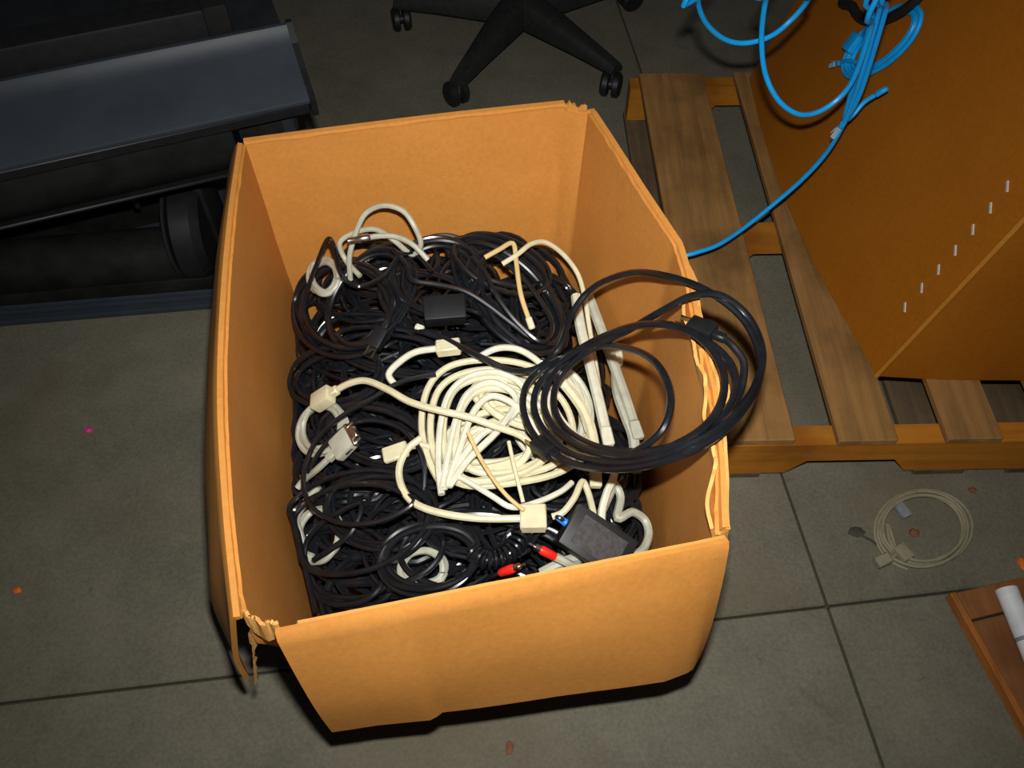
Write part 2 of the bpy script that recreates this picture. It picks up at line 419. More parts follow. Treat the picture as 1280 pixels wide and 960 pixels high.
# ------------------------------------------------------------------ THE CABLES in the carton
INNER = [(FL0, FR0), (FR0, MR0), (MR0, BR0), (BR0, BL0), (BL0, ML0), (ML0, FL0)]
def clamp_in(p, m):
    p = Vector(p)
    for a, b_ in INNER:
        d = (b_-a); n = Vector((-d.y, d.x, 0)).normalized()
        s = (p-a).dot(n)
        if s < m: p += n*(m-s)
    p.z = max(p.z, 0.012+m*0.3)
    return p
ex = (FR0-FL0); ey = (BL0-FL0)
def st(p):
    d = p-FL0; det = ex.x*ey.y-ex.y*ey.x
    return ((d.x*ey.y-d.y*ey.x)/det, (ex.x*d.y-ex.y*d.x)/det)
def hz(p):
    s, t = st(p); s = min(max(s, 0), 1); t = min(max(t, 0), 1)
    return 0.195 + 0.10*math.sin(PI*s)**0.7*(0.6+0.4*t) + 0.05*max(0, (t-.6)/.4)*s**0.6
def pp(px, py, dz=0.0):
    z = 0.25
    for _ in range(8): z = hz(P(px, py, z)) + dz
    return P(px, py, z)
def cable(name, label, pts, r, m, plugs=(), group=None, sub=5, sides=8, clamp=True, cat='cable', fine=None):
    pts = [Vector(p) for p in pts]
    if clamp: pts = [clamp_in(p, r+0.005) for p in pts]
    path = smooth_path(pts, sub)
    vf = tube(path, r, sides)
    if not plugs:
        return tag(link(name, vf, m), label, cat, group)
    t = thing(name, path[0], label, cat, group)
    link('cord', vf, m, t)
    for fn, end, args in plugs:
        p = path[0] if end == 0 else path[-1]
        d = (path[0]-path[3]) if end == 0 else (path[-1]-path[-4])
        fn(t, p, d, **args)
    return t
# plug builders: p = where the cord ends, d = the way it points
def plug_moulded(t, p, d, m=None, size=(0.022, 0.034, 0.017), prongs=True):
    m = m or M['black_plastic']; R = frame(d); d = Vector(d).normalized()
    body = join(box(p+d*size[1]/2, size, R, 0.003), box(p-d*0.006, (size[0]*.5, .018, size[2]*.6), R, 0.002))
    pb = link('plug', body, m, t)
    if prongs:
        for s in (-1, 1):
            link('prong', box(p+d*(size[1]+.007)+R @ Vector((s*.0063, 0, 0)), (.0016, .016, .0062), R), M['brass'], pb, smooth=False)
def plug_net(t, p, d, m=None):
    R = frame(d); d = Vector(d).normalized()
    pb = link('plug', join(box(p+d*0.010, (.0118, .022, .0085), R, 0.0008), box(p+d*.008+R @ Vector((0, 0, .006)), (.005, .016, .0014), R @ Matrix.Rotation(.18, 3, 'X'))), M['clear'], t, smooth=False)
    link('boot', box(p-d*0.008, (.010, .016, .0085), R, 0.002), m or M['blue'], t)
def plug_dsub(t, p, d, m=None):
    R = frame(d); d = Vector(d).normalized()
    pb = link('connector_hood', join(box(p+d*0.019, (.034, .034, .015), R, 0.003), box(p-d*.005, (.012, .02, .011), R, .002)), m or M['grey'], t)
    link('connector_shell', join(box(p+d*0.038, (.038, .004, .012), R, .0005), box(p+d*0.043, (.019, .010, .0085), R, .0012)), M['metal'], pb)
    for s in (-1, 1):
        link('thumbscrew', lathe(p+d*.016+R @ Vector((s*.0145, 0, .0)), d, [(0, .0035), (.012, .0035), (.014, .002), (.033, .002)], 8), M['metal'], pb)
def plug_rca(t, p, d, m=None):
    d = Vector(d).normalized()
    pb = link('plug', lathe(p-d*.003, d, [(0, .003), (.003, .0056), (.022, .0062), (.026, .005)], 12), m or M['red'], t)
    link('metal_ring', lathe(p+d*.022, d, [(0, .0046), (.009, .0046), (.0092, .0017), (.018, .0016)], 12), M['metal'], pb)
def plug_cap(t, p, d, m=None, size=(0.014, 0.026, 0.010)):
    R = frame(d); d = Vector(d).normalized()
    link('connector', box(p+d*size[1]/2, size, R, 0.002), m or M['white'], t)
def plug_metal(t, p, d, m=None):
    d = Vector(d).normalized()
    link('connector', lathe(p-d*.004, d, [(0, .004), (.004, .0065), (.018, .0065), (.02, .0052), (.034, .0052)], 12), M['metal'], t)

def loop_px(cx, cy, rx, ry, rot, turns, dz=0.0, a0=0.0, jit=3.0, rise=0.0, n=14, seed=0):
    rnd = random.Random(seed*31+5); out = []; N = int(turns*n); R = math.radians(rot)
    jx = [rnd.uniform(-1, 1) for _ in range(6)]
    for i in range(N+1):
        a = math.radians(a0) + 2*PI*i/n; tn = i/n
        k = 1 + 0.06*math.sin(tn*2.1+jx[0]*3) + 0.035*math.sin(a*2+jx[1]*4+tn)
        x = rx*k*math.cos(a); y = ry*k*math.sin(a)
        ox = jit*math.sin(tn*1.7+jx[2]*5); oy = jit*math.sin(tn*2.3+jx[3]*5)
        X = cx+ox + x*math.cos(R)-y*math.sin(R); Y = cy+oy + x*math.sin(R)+y*math.cos(R)
        out.append(pp(X, Y, dz + rise*tn + 0.004*math.sin(a*1.5+jx[4]*6+tn*2)))
    return out

# --- the buried tangle: nobody could count these
V, Fs = [], []
rnd = random.Random(3); parts = []
ctr = (FL0+FR0+BL0+BR0)/4
for i in range(190):
    s, t = rnd.uniform(.10, .90), rnd.uniform(.07, .93)
    c = FL0 + ex*s + ey*t
    top = hz(c)-0.012
    z0 = 0.02 + (top-0.03)*(i/189)**0.5
    R_ = rnd.uniform(.05, .12); q = Quaternion(Vector((rnd.uniform(-1, 1), rnd.uniform(-1, 1), 0)).normalized(), rnd.uniform(-.3, .3))
    n = rnd.choice((14, 22, 30)); a0 = rnd.uniform(0, 6); pts = []
    for k in range(n):
        a = a0+2*PI*k/11
        v = Vector((R_*math.cos(a), R_*rnd.uniform(.7, 1.0)*math.sin(a), rnd.uniform(-.008, .008)))
        p = c + q @ v + Vector((rnd.uniform(-.006, .006), rnd.uniform(-.006, .006), z0))
        p.z = min(p.z, hz(p)-0.008)
        pts.append(clamp_in(p, .014))
    parts.append(tube(smooth_path(pts, 3), rnd.choice((.0034, .0040, .0046)), 6))
tg = link('cable_tangle', join(*parts), M['black'])
tag(tg, 'dense tangle of black cords buried under the cables in the carton', 'cables', kind='stuff')

# --- black masses at the back of the carton
K, KM = M['black'], M['black_matte']
cable('power_cable', 'glossy black cord coiled against the left wall near the back corner of the carton', loop_px(432, 385, 58, 55, 15, 6, 0.015, 20, 5, 0.004, 14, 1), .0042, K, [(plug_moulded, 1, {})])
cable('power_cable', 'second black cord wound upright beside the coil in the rear left of the carton', loop_px(462, 372, 42, 66, 35, 5, 0.022, 100, 4, 0.003, 14, 2), .0038, K)
cable('power_cable', 'black cord bunched at the middle of the carton back wall under a grey ring', loop_px(548, 345, 52, 44, -15, 5, 0.02, 60, 5, 0.005, 14, 3), .0042, K)
cable('power_cable', 'broad black coil below the small black box in the rear half of the carton', loop_px(560, 395, 80, 40, 25, 4, 0.008, 10, 5, 0.004, 16, 4), .0042, K)
cable('power_cable', 'long oval black coil sloping to the right wall at the back of the carton', loop_px(640, 372, 82, 40, 48, 6, 0.015, 200, 6, 0.004, 16, 5), .0042, K, [(plug_moulded, 0, {})])
cable('power_cable', 'black cord arched highest at the back right inside the carton', loop_px(625, 330, 62, 28, 22, 4, 0.028, 150, 4, 0.004, 14, 6), .0040, K)
cable('power_cable', 'black cord looped low beside the right wall under pale flat cables', loop_px(690, 400, 40, 62, -25, 4, 0.0, 0, 5, 0.002, 14, 7), .0040, K)
cable('power_cable', 'black cord ring just left of the cream coil against the left wall', loop_px(420, 470, 55, 34, -10, 4, 0.01, 30, 4, 0.003, 14, 8), .0040, K)
cable('power_cable', 'black cord running flat between rear black coils and cream coil', loop_px(500, 440, 80, 26, 8, 3, 0.012, 0, 5, 0.004, 14, 9), .0040, K)
cable('bent_cable', 'black cord bent to a sharp peak against the back left corner of the carton', [pp(378, 410, .02), pp(384, 365, .06), pp(398, 325, .10), pp(409, 300, .14), pp(416, 305, .135), pp(424, 335, .09), pp(434, 352, .07), pp(452, 358, .05), pp(480, 345, .06), pp(500, 320, .06), pp(520, 318, .05), pp(540, 340, .05)], .0038, K, sub=6)
cable('black_cable', 'black cord crossing diagonally from back coils over toward the right wall', [pp(492, 312, .06), pp(508, 332, .06), pp(515, 350, .06), pp(545, 356, .055), pp(580, 364, .055), pp(610, 382, .05), pp(640, 405, .045), pp(668, 425, .045), pp(700, 432, .04)], .0042, K)
cable('black_cable', 'black cord descending in parallel bends behind the overhanging coil', [pp(590, 322, .06), pp(606, 340, .06), pp(622, 372, .055), pp(648, 405, .05), pp(678, 428, .05), pp(690, 405, .05), pp(668, 365, .055), pp(640, 335, .06), pp(612, 318, .06), pp(600, 345, .05), pp(615, 395, .045), pp(650, 430, .04)], .0042, K)
# --- grey and cream things at the back
cable('grey_cable', 'pale grey cable arching in a ring up the back wall of the carton', [pp(438, 350, .05), pp(437, 320, .08), pp(446, 288, .10), pp(458, 266, .11), pp(480, 257, .115), pp(504, 264, .11), pp(519, 285, .095), pp(526, 306, .07), pp(515, 318, .05), pp(492, 300, .08), pp(470, 287, .085), pp(446, 290, .085), pp(425, 303, .085), pp(432, 325, .06), pp(450, 345, .05)], .0042, M['grey'], sub=6)
cable('grey_cable', 'grey cable with a shiny metal plug lying at the carton back left', [pp(535, 325, .07), pp(515, 305, .085), pp(495, 296, .09), pp(475, 295, .10), pp(460, 297, .105)], .0042, M['grey'], [(plug_metal, 1, {})])
t = thing('power_adapter', pp(555, 392, .05), 'small black power adapter brick amid the black cords at the rear of the carton', 'adapter')
pA = pp(556, 388, .055); RA = rz(6) @ Matrix.Rotation(.25, 3, 'X')
link('case', box(pA, (.062, .040, .028), RA, .003), M['black_plastic'], t)
link('cord', tube(smooth_path([pA+RA @ Vector((.03, 0, 0)), pA+RA @ Vector((.05, -.01, 0)), pp(606, 400, .04), pp(640, 428, .035), pp(600, 430, .03)], 5), .0028), K, t)
cable('tan_cable', 'tan cable forking down the black coils at the back right of the carton', [pp(606, 322, .07), pp(624, 312, .08), pp(641, 304, .085), pp(645, 325, .08), pp(648, 350, .075), pp(652, 372, .07), pp(660, 396, .06)], .0038, M['tan'], [(plug_cap, 1, dict(m=M['cream'], size=(.010, .02, .008)))])
cable('cream_cable', 'cream cable arching over black coils and down the right wall inside the carton', [pp(628, 330, .07), pp(647, 318, .085), pp(664, 305, .09), pp(682, 303, .09), pp(704, 318, .085), pp(722, 342, .075), pp(731, 372, .065), pp(736, 405, .05), pp(742, 440, .04), pp(748, 480, .03), pp(752, 530, .03)], .0040, M['cream'])
cable('grey_cable', 'pale grey cable scrap coil showing through the peak of the bent black cable', loop_px(405, 346, 17, 20, 0, 3, 0.035, 10, 2, 0.003, 12, 61), .0046, M['grey'])
# --- pale flat cables along the right wall
for k, (lab, x, dx, mm) in enumerate((('pale grey flat cable nearest the right wall under the overhanging coil', 748, 46, 'grey'), ('off white flat cable running down just inside the overhanging coil', 726, 32, 'white'), ('cream flat cable curving left inside the ring of the overhanging coil', 700, 52, 'cream'))):
    y0 = (362, 370, 468)[k]
    pts = [pp(x-6, y0, .05), pp(x, y0+40, .05), pp(x+dx*.35, y0+85, .05), pp(x+dx*.7, y0+130, .045), pp(x+dx*.95, y0+165, .04)]
    if k == 2: pts = [pp(694, 468, .055), pp(715, 492, .055), pp(733, 520, .055), pp(742, 552, .05), pp(744, 585, .045)]
    cable('flat_cable', lab, pts, (.0085 if k < 2 else .0080), M[mm], [(plug_cap, 1, dict(m=M[mm], size=(.017, .03, .011)))])
cable('flat_cable', 'off white cable bundle bend seen through the ring of the overhanging coil', [pp(688, 508, .055), pp(700, 528, .055), pp(718, 548, .05), pp(735, 566, .045), pp(745, 590, .04)], .009, M['white'], [(plug_cap, 0, dict(size=(.022, .026, .014)))])
cable('grey_cable', 'grey cable with a pale square connector standing against the right wall', [pp(770, 455, .03), pp(772, 490, .035), pp(782, 520, .035), pp(792, 548, .03), pp(795, 590, .02)], .0085, M['grey'], [(plug_cap, 0, dict(m=M['white'], size=(.022, .026, .014)))])
cable('grey_cable', 'light grey cable curled in a small loop by the black adapter at the front right', [pp(752, 640, .03), pp(762, 618, .03), pp(768, 605, .035), pp(776, 622, .03), pp(772, 648, .03), pp(790, 640, .035), pp(806, 650, .035), pp(811, 668, .035), pp(804, 686, .03), pp(790, 694, .03), pp(772, 690, .025), pp(765, 670, .025)], .0060, M['grey'])
cable('white_cable', 'white cable standing upright between cream clip and black adapter', [pp(756, 680, .02), pp(752, 645, .035), pp(758, 618, .05), pp(766, 600, .055), pp(768, 588, .04)], .0056, M['white'])
# --- cream coil in the middle
W = M['cream']
cable('cream_cable', 'large cream cable coil piled in the middle of the carton', 
      [pp(x, y, .045+.0025*i/6) for i, (x, y) in enumerate([
       (556, 612), (536, 575), (527, 530), (535, 485), (562, 458), (610, 450), (660, 457), (704, 482), (730, 520), (738, 560), (700, 590), (640, 604), (580, 606), (548, 580), (538, 535), (547, 490), (575, 468), (620, 462),
       (668, 472), (704, 502), (716, 545), (690, 582), (620, 598), (570, 600), (556, 565), (556, 518), (572, 484), (612, 472), (655, 482), (688, 512), (700, 550), (660, 588), (600, 602), (572, 590), (570, 550), (578, 510), (600, 488), (640, 490), (672, 520)])], .0050, W, [(plug_cap, 1, dict(m=W))], sub=6)
cable('white_cable', 'off white coil fanned in tight strands on the left of the cream coil',
      [pp(x, y, .062+.002*i/6) for i, (x, y) in enumerate([
       (552, 618), (548, 580), (551, 530), (562, 492), (588, 470), (625, 466), (655, 486), (640, 520), (600, 545), (566, 590), (553, 612), (560, 570), (570, 525), (585, 492), (615, 478), (645, 498), (625, 535), (585, 575), (560, 608), (575, 560), (592, 515), (615, 495), (646, 508), (672, 540), (684, 570)])], .0048, M['white'], sub=6)
cable('cream_cable', 'cream cable coil filling the inside under the fanned white strands', loop_px(628, 553, 62, 30, -14, 5.6, 0.028, 30, 9, 0.004, 14, 51), .0052, W)
cable('white_cable', 'white cable turns low at the right of the cream coil inside the black ring', loop_px(690, 520, 44, 58, -12, 5, 0.016, 30, 5, 0.002, 16, 52), .0056, M['white'])
cable('cream_cable', 'thick cream cable with a moulded plug, lying across from the left wall over the coil', [pp(414, 492, .06), pp(435, 480, .07), pp(458, 476, .075), pp(485, 487, .08), pp(512, 502, .085), pp(545, 512, .09), pp(585, 521, .09), pp(620, 533, .085), pp(652, 545, .075), pp(662, 560, .065), pp(648, 580, .05), pp(615, 592, .045)], .0050, W, [(plug_moulded, 0, dict(m=W, size=(.026, .036, .02), prongs=False))])
cable('cream_cable', 'cream cable sweeping round in front of the coil into a square clip', [pp(526, 548, .06), pp(509, 562, .06), pp(499, 585, .06), pp(502, 608, .06), pp(517, 628, .06), pp(550, 641, .06), pp(600, 648, .06), pp(650, 648, .065)], .0050, W, [(plug_cap, 1, dict(m=W, size=(.034, .034, .018)))])
cable('thin_cream_cable', 'thin cream cord slanting from the coil down to the square clip', [pp(585, 540, .085), pp(598, 568, .08), pp(614, 595, .08), pp(634, 620, .08), pp(655, 638, .08)], .0028, M['tan'])
cable('thin_cream_cable', 'thin cream cord hanging straight behind the square clip', [pp(636, 552, .07), pp(642, 580, .07), pp(648, 604, .065), pp(654, 628, .06)], .0028, W)
cable('white_cable', 'white cable pair crossing below the coil toward the square clip', [pp(560, 590, .065), pp(585, 602, .068), pp(615, 620, .068), pp(640, 634, .066), pp(670, 628, .06), pp(700, 615, .06), pp(715, 603, .06)], .0040, M['white'])
cable('cream_cable', 'short cream cable end bent up at the right of the square clip', [pp(690, 646, .06), pp(704, 640, .065), pp(718, 622, .07), pp(728, 602, .07), pp(736, 618, .06), pp(742, 642, .04)], .0045, W)
cable('white_cable', 'white cable arching along the back of the cream coil', [pp(596, 448, .06), pp(620, 436, .07), pp(645, 436, .07), pp(668, 448, .065), pp(690, 470, .06), pp(720, 500, .05), pp(735, 540, .045)], .0048, M['white'])
cable('white_connector_cable', 'off white cable with a fat connector behind the cream coil, beside rear cords', [pp(545, 436, .06), pp(520, 440, .06), pp(500, 452, .055), pp(486, 468, .05), pp(495, 482, .04)], .0050, M['white'], [(plug_cap, 0, dict(m=M['cream'], size=(.022, .036, .017)))])
cable('grey_cable', 'pale grey coil of cable at the left wall below the cream plug', loop_px(402, 535, 26, 30, 20, 4, 0.03, 200, 3, 0.003, 12, 21), .0045, M['grey'])
cable('monitor_cable', 'grey monitor cable with metal connector left of the cream coil', [pp(372, 610, .02), pp(380, 600, .03), pp(395, 588, .045), pp(408, 576, .055), pp(418, 566, .06)], .0048, M['grey'], [(plug_dsub, 1, {})])
cable('ribbon_plug_cable', 'cream cable ending in a flat plug left of the looping cream cord', [pp(540, 560, .05), pp(525, 556, .05), pp(510, 560, .05)], .0045, W, [(plug_cap, 1, dict(m=W, size=(.024, .036, .008)))])
cable('grey_cable', 'pale grey cable strip along the left wall inside the front black coil', [pp(398, 608, .02), pp(382, 628, .022), pp(370, 648, .022), pp(362, 668, .02), pp(372, 690, .01)], .0056, M['grey'])
cable('grey_cable', 'light grey cable coiled under the front left black rings', loop_px(398, 668, 26, 32, 10, 4, 0.000, 90, 2, 0.003, 12, 23), .0042, M['grey'])
cable('grey_cable', 'light grey cable ring inside the small black coil at the carton front', loop_px(528, 710, 27, 22, 0, 3, 0.004, 10, 2, 0.003, 12, 24), .0044, M['grey'])
# --- black rings at the front left
cable('black_cable', 'large thin black ring at the front left, touching the left wall', loop_px(446, 656, 96, 58, -12, 3, 0.035, 150, 4, 0.003, 16, 31), .0038, K)
cable('black_cable', 'black cord curling from beside the cream coil into a bow at the front left', [pp(545, 468, .06), pp(500, 478, .06), pp(462, 500, .065), pp(425, 522, .065), pp(396, 550, .06), pp(382, 582, .06), pp(380, 610, .06), pp(392, 636, .06), pp(420, 652, .06), pp(455, 655, .06), pp(490, 646, .06), pp(517, 628, .062), pp(498, 614, .06), pp(470, 606, .06), pp(440, 606, .055)], .0036, K, sub=6)
cable('black_cable', 'black cord arch rising over the grey connector and falling behind the cream loop', [pp(384, 590, .05), pp(405, 558, .06), pp(432, 534, .065), pp(462, 525, .065), pp(495, 532, .06), pp(518, 552, .055), pp(530, 578, .05), pp(530, 615, .04)], .0036, K)
cable('black_cable', 'small black ring close to the front panel of the carton', loop_px(536, 698, 58, 40, -10, 4, 0.03, 40, 4, 0.003, 14, 32), .0042, K)
cable('black_cable', 'black cords looped between the two front rings', loop_px(470, 640, 60, 45, 10, 4, 0.015, 80, 5, 0.003, 14, 33), .0038, K)
cable('black_cable', 'wide black loop lowest in the front left corner of the carton', loop_px(428, 706, 62, 46, 20, 4, 0.0, 80, 5, 0.003, 14, 34), .0042, K)
cable('black_cable', 'black cord coiled flat beneath the square cream clip', loop_px(600, 668, 64, 26, 5, 4, 0.012, 0, 4, 0.003, 14, 35), .0040, K)
cable('black_cable', 'black cord filling the gap left of the black adapter at the front right', loop_px(668, 690, 40, 30, 15, 4, 0.0, 60, 4, 0.003, 14, 36), .0040, K)
cable('black_cable', 'black cord coiled under the overhanging coil near the right wall', loop_px(720, 600, 62, 30, -10, 4, 0.01, 60, 4, 0.003, 14, 37), .0040, K)
cable('black_cable', 'black cord coiled beneath the cream coil toward the left wall', loop_px(470, 545, 66, 36, 15, 4, 0.01, 60, 5, 0.003, 14, 38), .0040, K)
cable('black_cable', 'black cord strand hugging the left wall at the very front of the carton', [pp(366, 640, .02), pp(360, 672, .025), pp(365, 705, .03), pp(374, 738, .03), pp(390, 768, .03)], .0038, K)
cable('black_cable', 'black cable crossing over the pale ring at the front of the carton', [pp(486, 738, .02), pp(512, 725, .035), pp(536, 712, .038), pp(552, 690, .038), pp(550, 668, .03), pp(520, 662, .03), pp(500, 690, .032), pp(512, 715, .034), pp(540, 730, .03), pp(565, 735, .02)], .0040, K)
cable('black_cable', 'black cable crossing the grey coil under the front left rings', [pp(372, 700, .02), pp(384, 676, .032), pp(400, 656, .034), pp(424, 640, .034), pp(452, 630, .03), pp(440, 664, .03), pp(414, 686, .03), pp(392, 700, .03)], .0040, K)
cable('cream_cable', 'tight cream cable turns at the very centre of the cream coil', loop_px(646, 503, 48, 20, 24, 3.6, 0.040, 30, 7, 0.004, 12, 53), .0052, W)
# coiled handset cord
pts = []; ax = [pp(655, 660, .035), pp(640, 688, .04), pp(612, 700, .04), pp(590, 690, .035)]
axs = smooth_path(ax, 40)
for i, p in enumerate(axs):
    a = i*0.75; d = (axs[min(i+1, len(axs)-1)]-axs[max(i-1, 0)]).normalized(); R = frame(d)
    pts.append(p + R @ Vector((.011*math.cos(a), 0, .011*math.sin(a))))
cable('coiled_cable', 'springy coiled black handset cord left of the red plug at the front', pts, .0026, K, sub=2, sides=6)
# adapter with label, red plugs
t = thing('power_adapter', pp(745, 672, .03), 'black power adapter with printed label at the front right of the carton', 'adapter')
pA = pp(744, 678, .055); dA = pp(790, 690, .05)-pp(715, 640, .06); RA = frame(dA, Vector((.35, -.45, .8)))
ad = link('case', box(pA, (.058, .092, .036), RA, .003), M['black_plastic'], t)
link('label_plate', box(pA+RA @ Vector((0, 0, .0182)), (.040, .066, .0008), RA), M['label'], ad, smooth=False)
link('cord', tube(smooth_path([pA+RA @ Vector((0, -.044, 0)), pA+RA @ Vector((0, -.06, .002)), pp(690, 650, .04), pp(672, 668, .03), pp(660, 690, .02)], 5), .003), K, t)
link('strain_relief', lathe(pA+RA @ Vector((0, -.045, 0)), RA @ Vector((0, -1, 0)), [(0, .0055), (.014, .0042)], 10), M['blue_dot'], t)
cable('audio_cable', 'black cord with a red plug touching the front panel', [pp(600, 735, .0), pp(612, 722, .03), pp(626, 716, .045)], .0028, K, [(plug_rca, 1, {})])
cable('audio_cable', 'grey cord with a red plug in front of the labelled black adapter', [pp(735, 712, .03), pp(718, 708, .035), pp(706, 702, .045), pp(694, 696, .05)], .0058, M['grey'], [(plug_rca, 1, {})])
cable('grey_cable', 'pale ribbed cable below the labelled adapter at the front panel', [pp(742, 700, .02), pp(718, 698, .03), pp(696, 706, .03), pp(676, 716, .02)], .0065, M['grey'])
cable('small_plug_cable', 'tiny white plug on a black cord near the middle rear of the carton', [pp(560, 425, .05), pp(545, 418, .055), pp(530, 412, .06)], .0028, K, [(plug_cap, 1, dict(size=(.010, .014, .008)))])
# --- the big black coil hanging over the right rim
def oz(px):
    s = min(max((px-655)/(885-655), 0), 1); s = s*s*(3-2*s)
    return 0.365 + (0.533-0.365)*s - max(0, px-915)*0.0006
def oc(px, py, k=0.0): return P(px, py, oz(px)+k)
turns = [
 [(700, 432), (715, 392), (742, 359), (790, 341), (842, 347), (890, 367), (930, 400), (950, 445), (943, 490), (905, 538), (850, 570), (780, 586), (715, 580), (675, 553), (656, 520), (656, 487), (676, 462)],
 [(722, 440), (775, 418), (825, 390), (865, 370), (902, 370), (936, 397), (953, 440), (944, 482), (912, 524), (858, 558), (790, 578), (725, 571), (686, 545), (668, 512), (674, 480)],
 [(702, 452), (747, 424), (800, 406), (850, 410), (885, 432), (905, 470), (897, 513), (862, 547), (800, 570), (737, 563), (696, 538), (680, 505), (690, 470)],
 [(722, 442), (772, 414), (830, 405), (876, 422), (914, 456), (916, 500), (880, 538), (820, 563), (752, 560), (706, 535), (692, 500), (704, 466)],
 [(745, 434), (790, 437), (822, 456), (838, 492), (832, 530), (808, 556), (770, 575), (725, 582), (690, 565)]]
path = [pp(520, 412, .06), pp(556, 424, .065), pp(596, 444, .075), P(640, 463, .345), P(674, 459, .36)]
for i, tr in enumerate(turns):
    path += [oc(x, y, 0.004+0.0055*(i % 3) - 0.002*i) for x, y in tr]
ovh = cable('overhanging_cable', 'thick black cord coil draped over the right rim of the carton', path, .0047, M['black'], [(plug_moulded, 1, {})], sub=6, clamp=False)
cable('plug_cable', 'black cord end with moulded plug hanging outside the right rim of the carton', [P(893, 418, .53), P(906, 424, .532), P(918, 435, .53), P(930, 455, .52), P(925, 490, .50), P(905, 520, .515), oc(870, 545, .012)], .0045, M['black'], [(plug_moulded, 0, {})], clamp=False)

# ------------------------------------------------------------------ BLUE CABLES over the bulk box
BL = M['blue']; r5 = 0.0038
def over(p, k):                                        # from a point up and over the box's top edge
    e = T0.lerp(T1, k)
    return [p.lerp(e, .55)+Vector((-.06, 0, .12)), e+Vector((-.01, 0, .03)), e+Vector((.05, 0, -.02)), e+Vector((.09, .02, -.25))]
a = [PD(876, -25, 1.28), PD(872, 0, 1.33), PD(882, 28, 1.38), PD(904, 48, 1.42), PD(930, 54, 1.44), PD(962, 46, 1.45), PD(988, 26, 1.46), PD(1010, 0, 1.44), PD(1030, -40, 1.38)]
cable('network_cable', 'blue cable loop reaching farthest left in the air above the pallet', list(reversed(over(a[0], .55))) + a + over(a[-1], .45), r5, BL, clamp=False)
a = [PD(966, -40, 1.30), PD(957, 0, 1.34), PD(952, 45, 1.38), PD(956, 90, 1.41), PD(972, 124, 1.43), PD(996, 142, 1.45), PD(1020, 141, 1.47), PD(1045, 126, 1.48), PD(1064, 104, 1.47), PD(1078, 70, 1.44), PD(1090, 30, 1.40), PD(1100, -10, 1.34)]
cable('network_cable', 'blue cable hanging in a deep loop against the side of the bulk box', list(reversed(over(a[0], .6))) + a + over(a[-1], .5), r5, BL, clamp=False)
a = [PD(1110, -30, 1.36), PD(1100, 10, 1.40), PD(1085, 65, 1.46), PD(1070, 115, 1.52), PD(1052, 160, 1.58), PD(1030, 195, 1.63), PD(1000, 227, 1.66), PD(965, 257, 1.68), PD(930, 285, 1.66), PD(898, 306, 1.62), PD(870, 316, 1.595)]
pe = a[-1]; endp = [pe+Vector((-.022, -.006, -.006)), pe+Vector((-.036, -.02, -.035)), Vector((pe.x-.036, pe.y-.05, .06)), Vector((pe.x-.03, pe.y-.10, .005)), Vector((pe.x-.03, pe.y-.2, .0045))]
cable('network_cable', 'long blue cable descending from the bulk box to the pallet behind the carton', list(reversed(over(a[0], .5))) + a + endp, r5, BL, clamp=False)
a = [PD(1118, -30, 1.35), PD(1108, 10, 1.40), PD(1092, 65, 1.46), PD(1076, 115, 1.52), PD(1062, 143, 1.56), PD(1050, 160, 1.58)]
cable('network_cable', 'blue cable ending in a downward plug on the bulk box side', list(reversed(over(a[0], .4))) + a, r5, BL, [(plug_net, 1, {})], clamp=False)
a = [PD(1098, -30, 1.37), PD(1090, 20, 1.42), PD(1074, 80, 1.50), PD(1060, 130, 1.57), PD(1056, 150, 1.60), PD(1066, 144, 1.61), PD(1080, 128, 1.61), PD(1094, 119, 1.605)]
cable('network_cable', 'blue cable whose end turns up to the right below the small coil', list(reversed(over(a[0], .35))) + a, r5, BL, [(plug_cap, 1, dict(m=BL, size=(.009, .022, .008)))], clamp=False)
# small coil of blue cable bound with a strap
pts = []
def coilp(k, a):
    R = math.radians(-42); rx = 62 - 4.5*(k % 3.4); ry = 27 - 3.0*(k % 3.4)
    x, y = rx*math.cos(a), ry*math.sin(a)
    px, py = 1103+x*math.cos(R)-y*math.sin(R), 52+x*math.sin(R)+y*math.cos(R)
    return on_left_face(px, py, 0.03+0.006*math.sin(k*2.2))
for i in range(6*16): pts.append(coilp(i/16, 2*PI*i/16+2.6))
e = pts[-1]; pts += [on_left_face(1062, 76, .045), on_left_face(1046, 80, .04)]
top = on_left_face(1145, 5, .03)
cz = cable('coiled_network_cable', 'small bound coil of blue cable with clear plug on the bulk box side', pts, .0036, BL, [(plug_net, 1, {})], clamp=False, sub=4)
q0, q1 = on_left_face(1058, 48, .04), on_left_face(1075, 60, .044)
link('strap', box((q0+q1)/2, (.034, .03, .016), frame(q1-q0, (Vector((0, 0, CAM_H))-q0).normalized()), .004), BL, cz)
a = [on_left_face(1064, -20, .06), on_left_face(1066, 8, .06), on_left_face(1080, 24, .05), on_left_face(1105, 24, .055), on_left_face(1130, 12, .06), on_left_face(1150, -6, .06), on_left_face(1165, -30, .06)]
cable('thick_cable', 'thick black cord draped above the small blue coil on the bulk box', list(reversed(over(a[0], .3))) + a + over(a[-1], .25), .0085, KM, clamp=False)

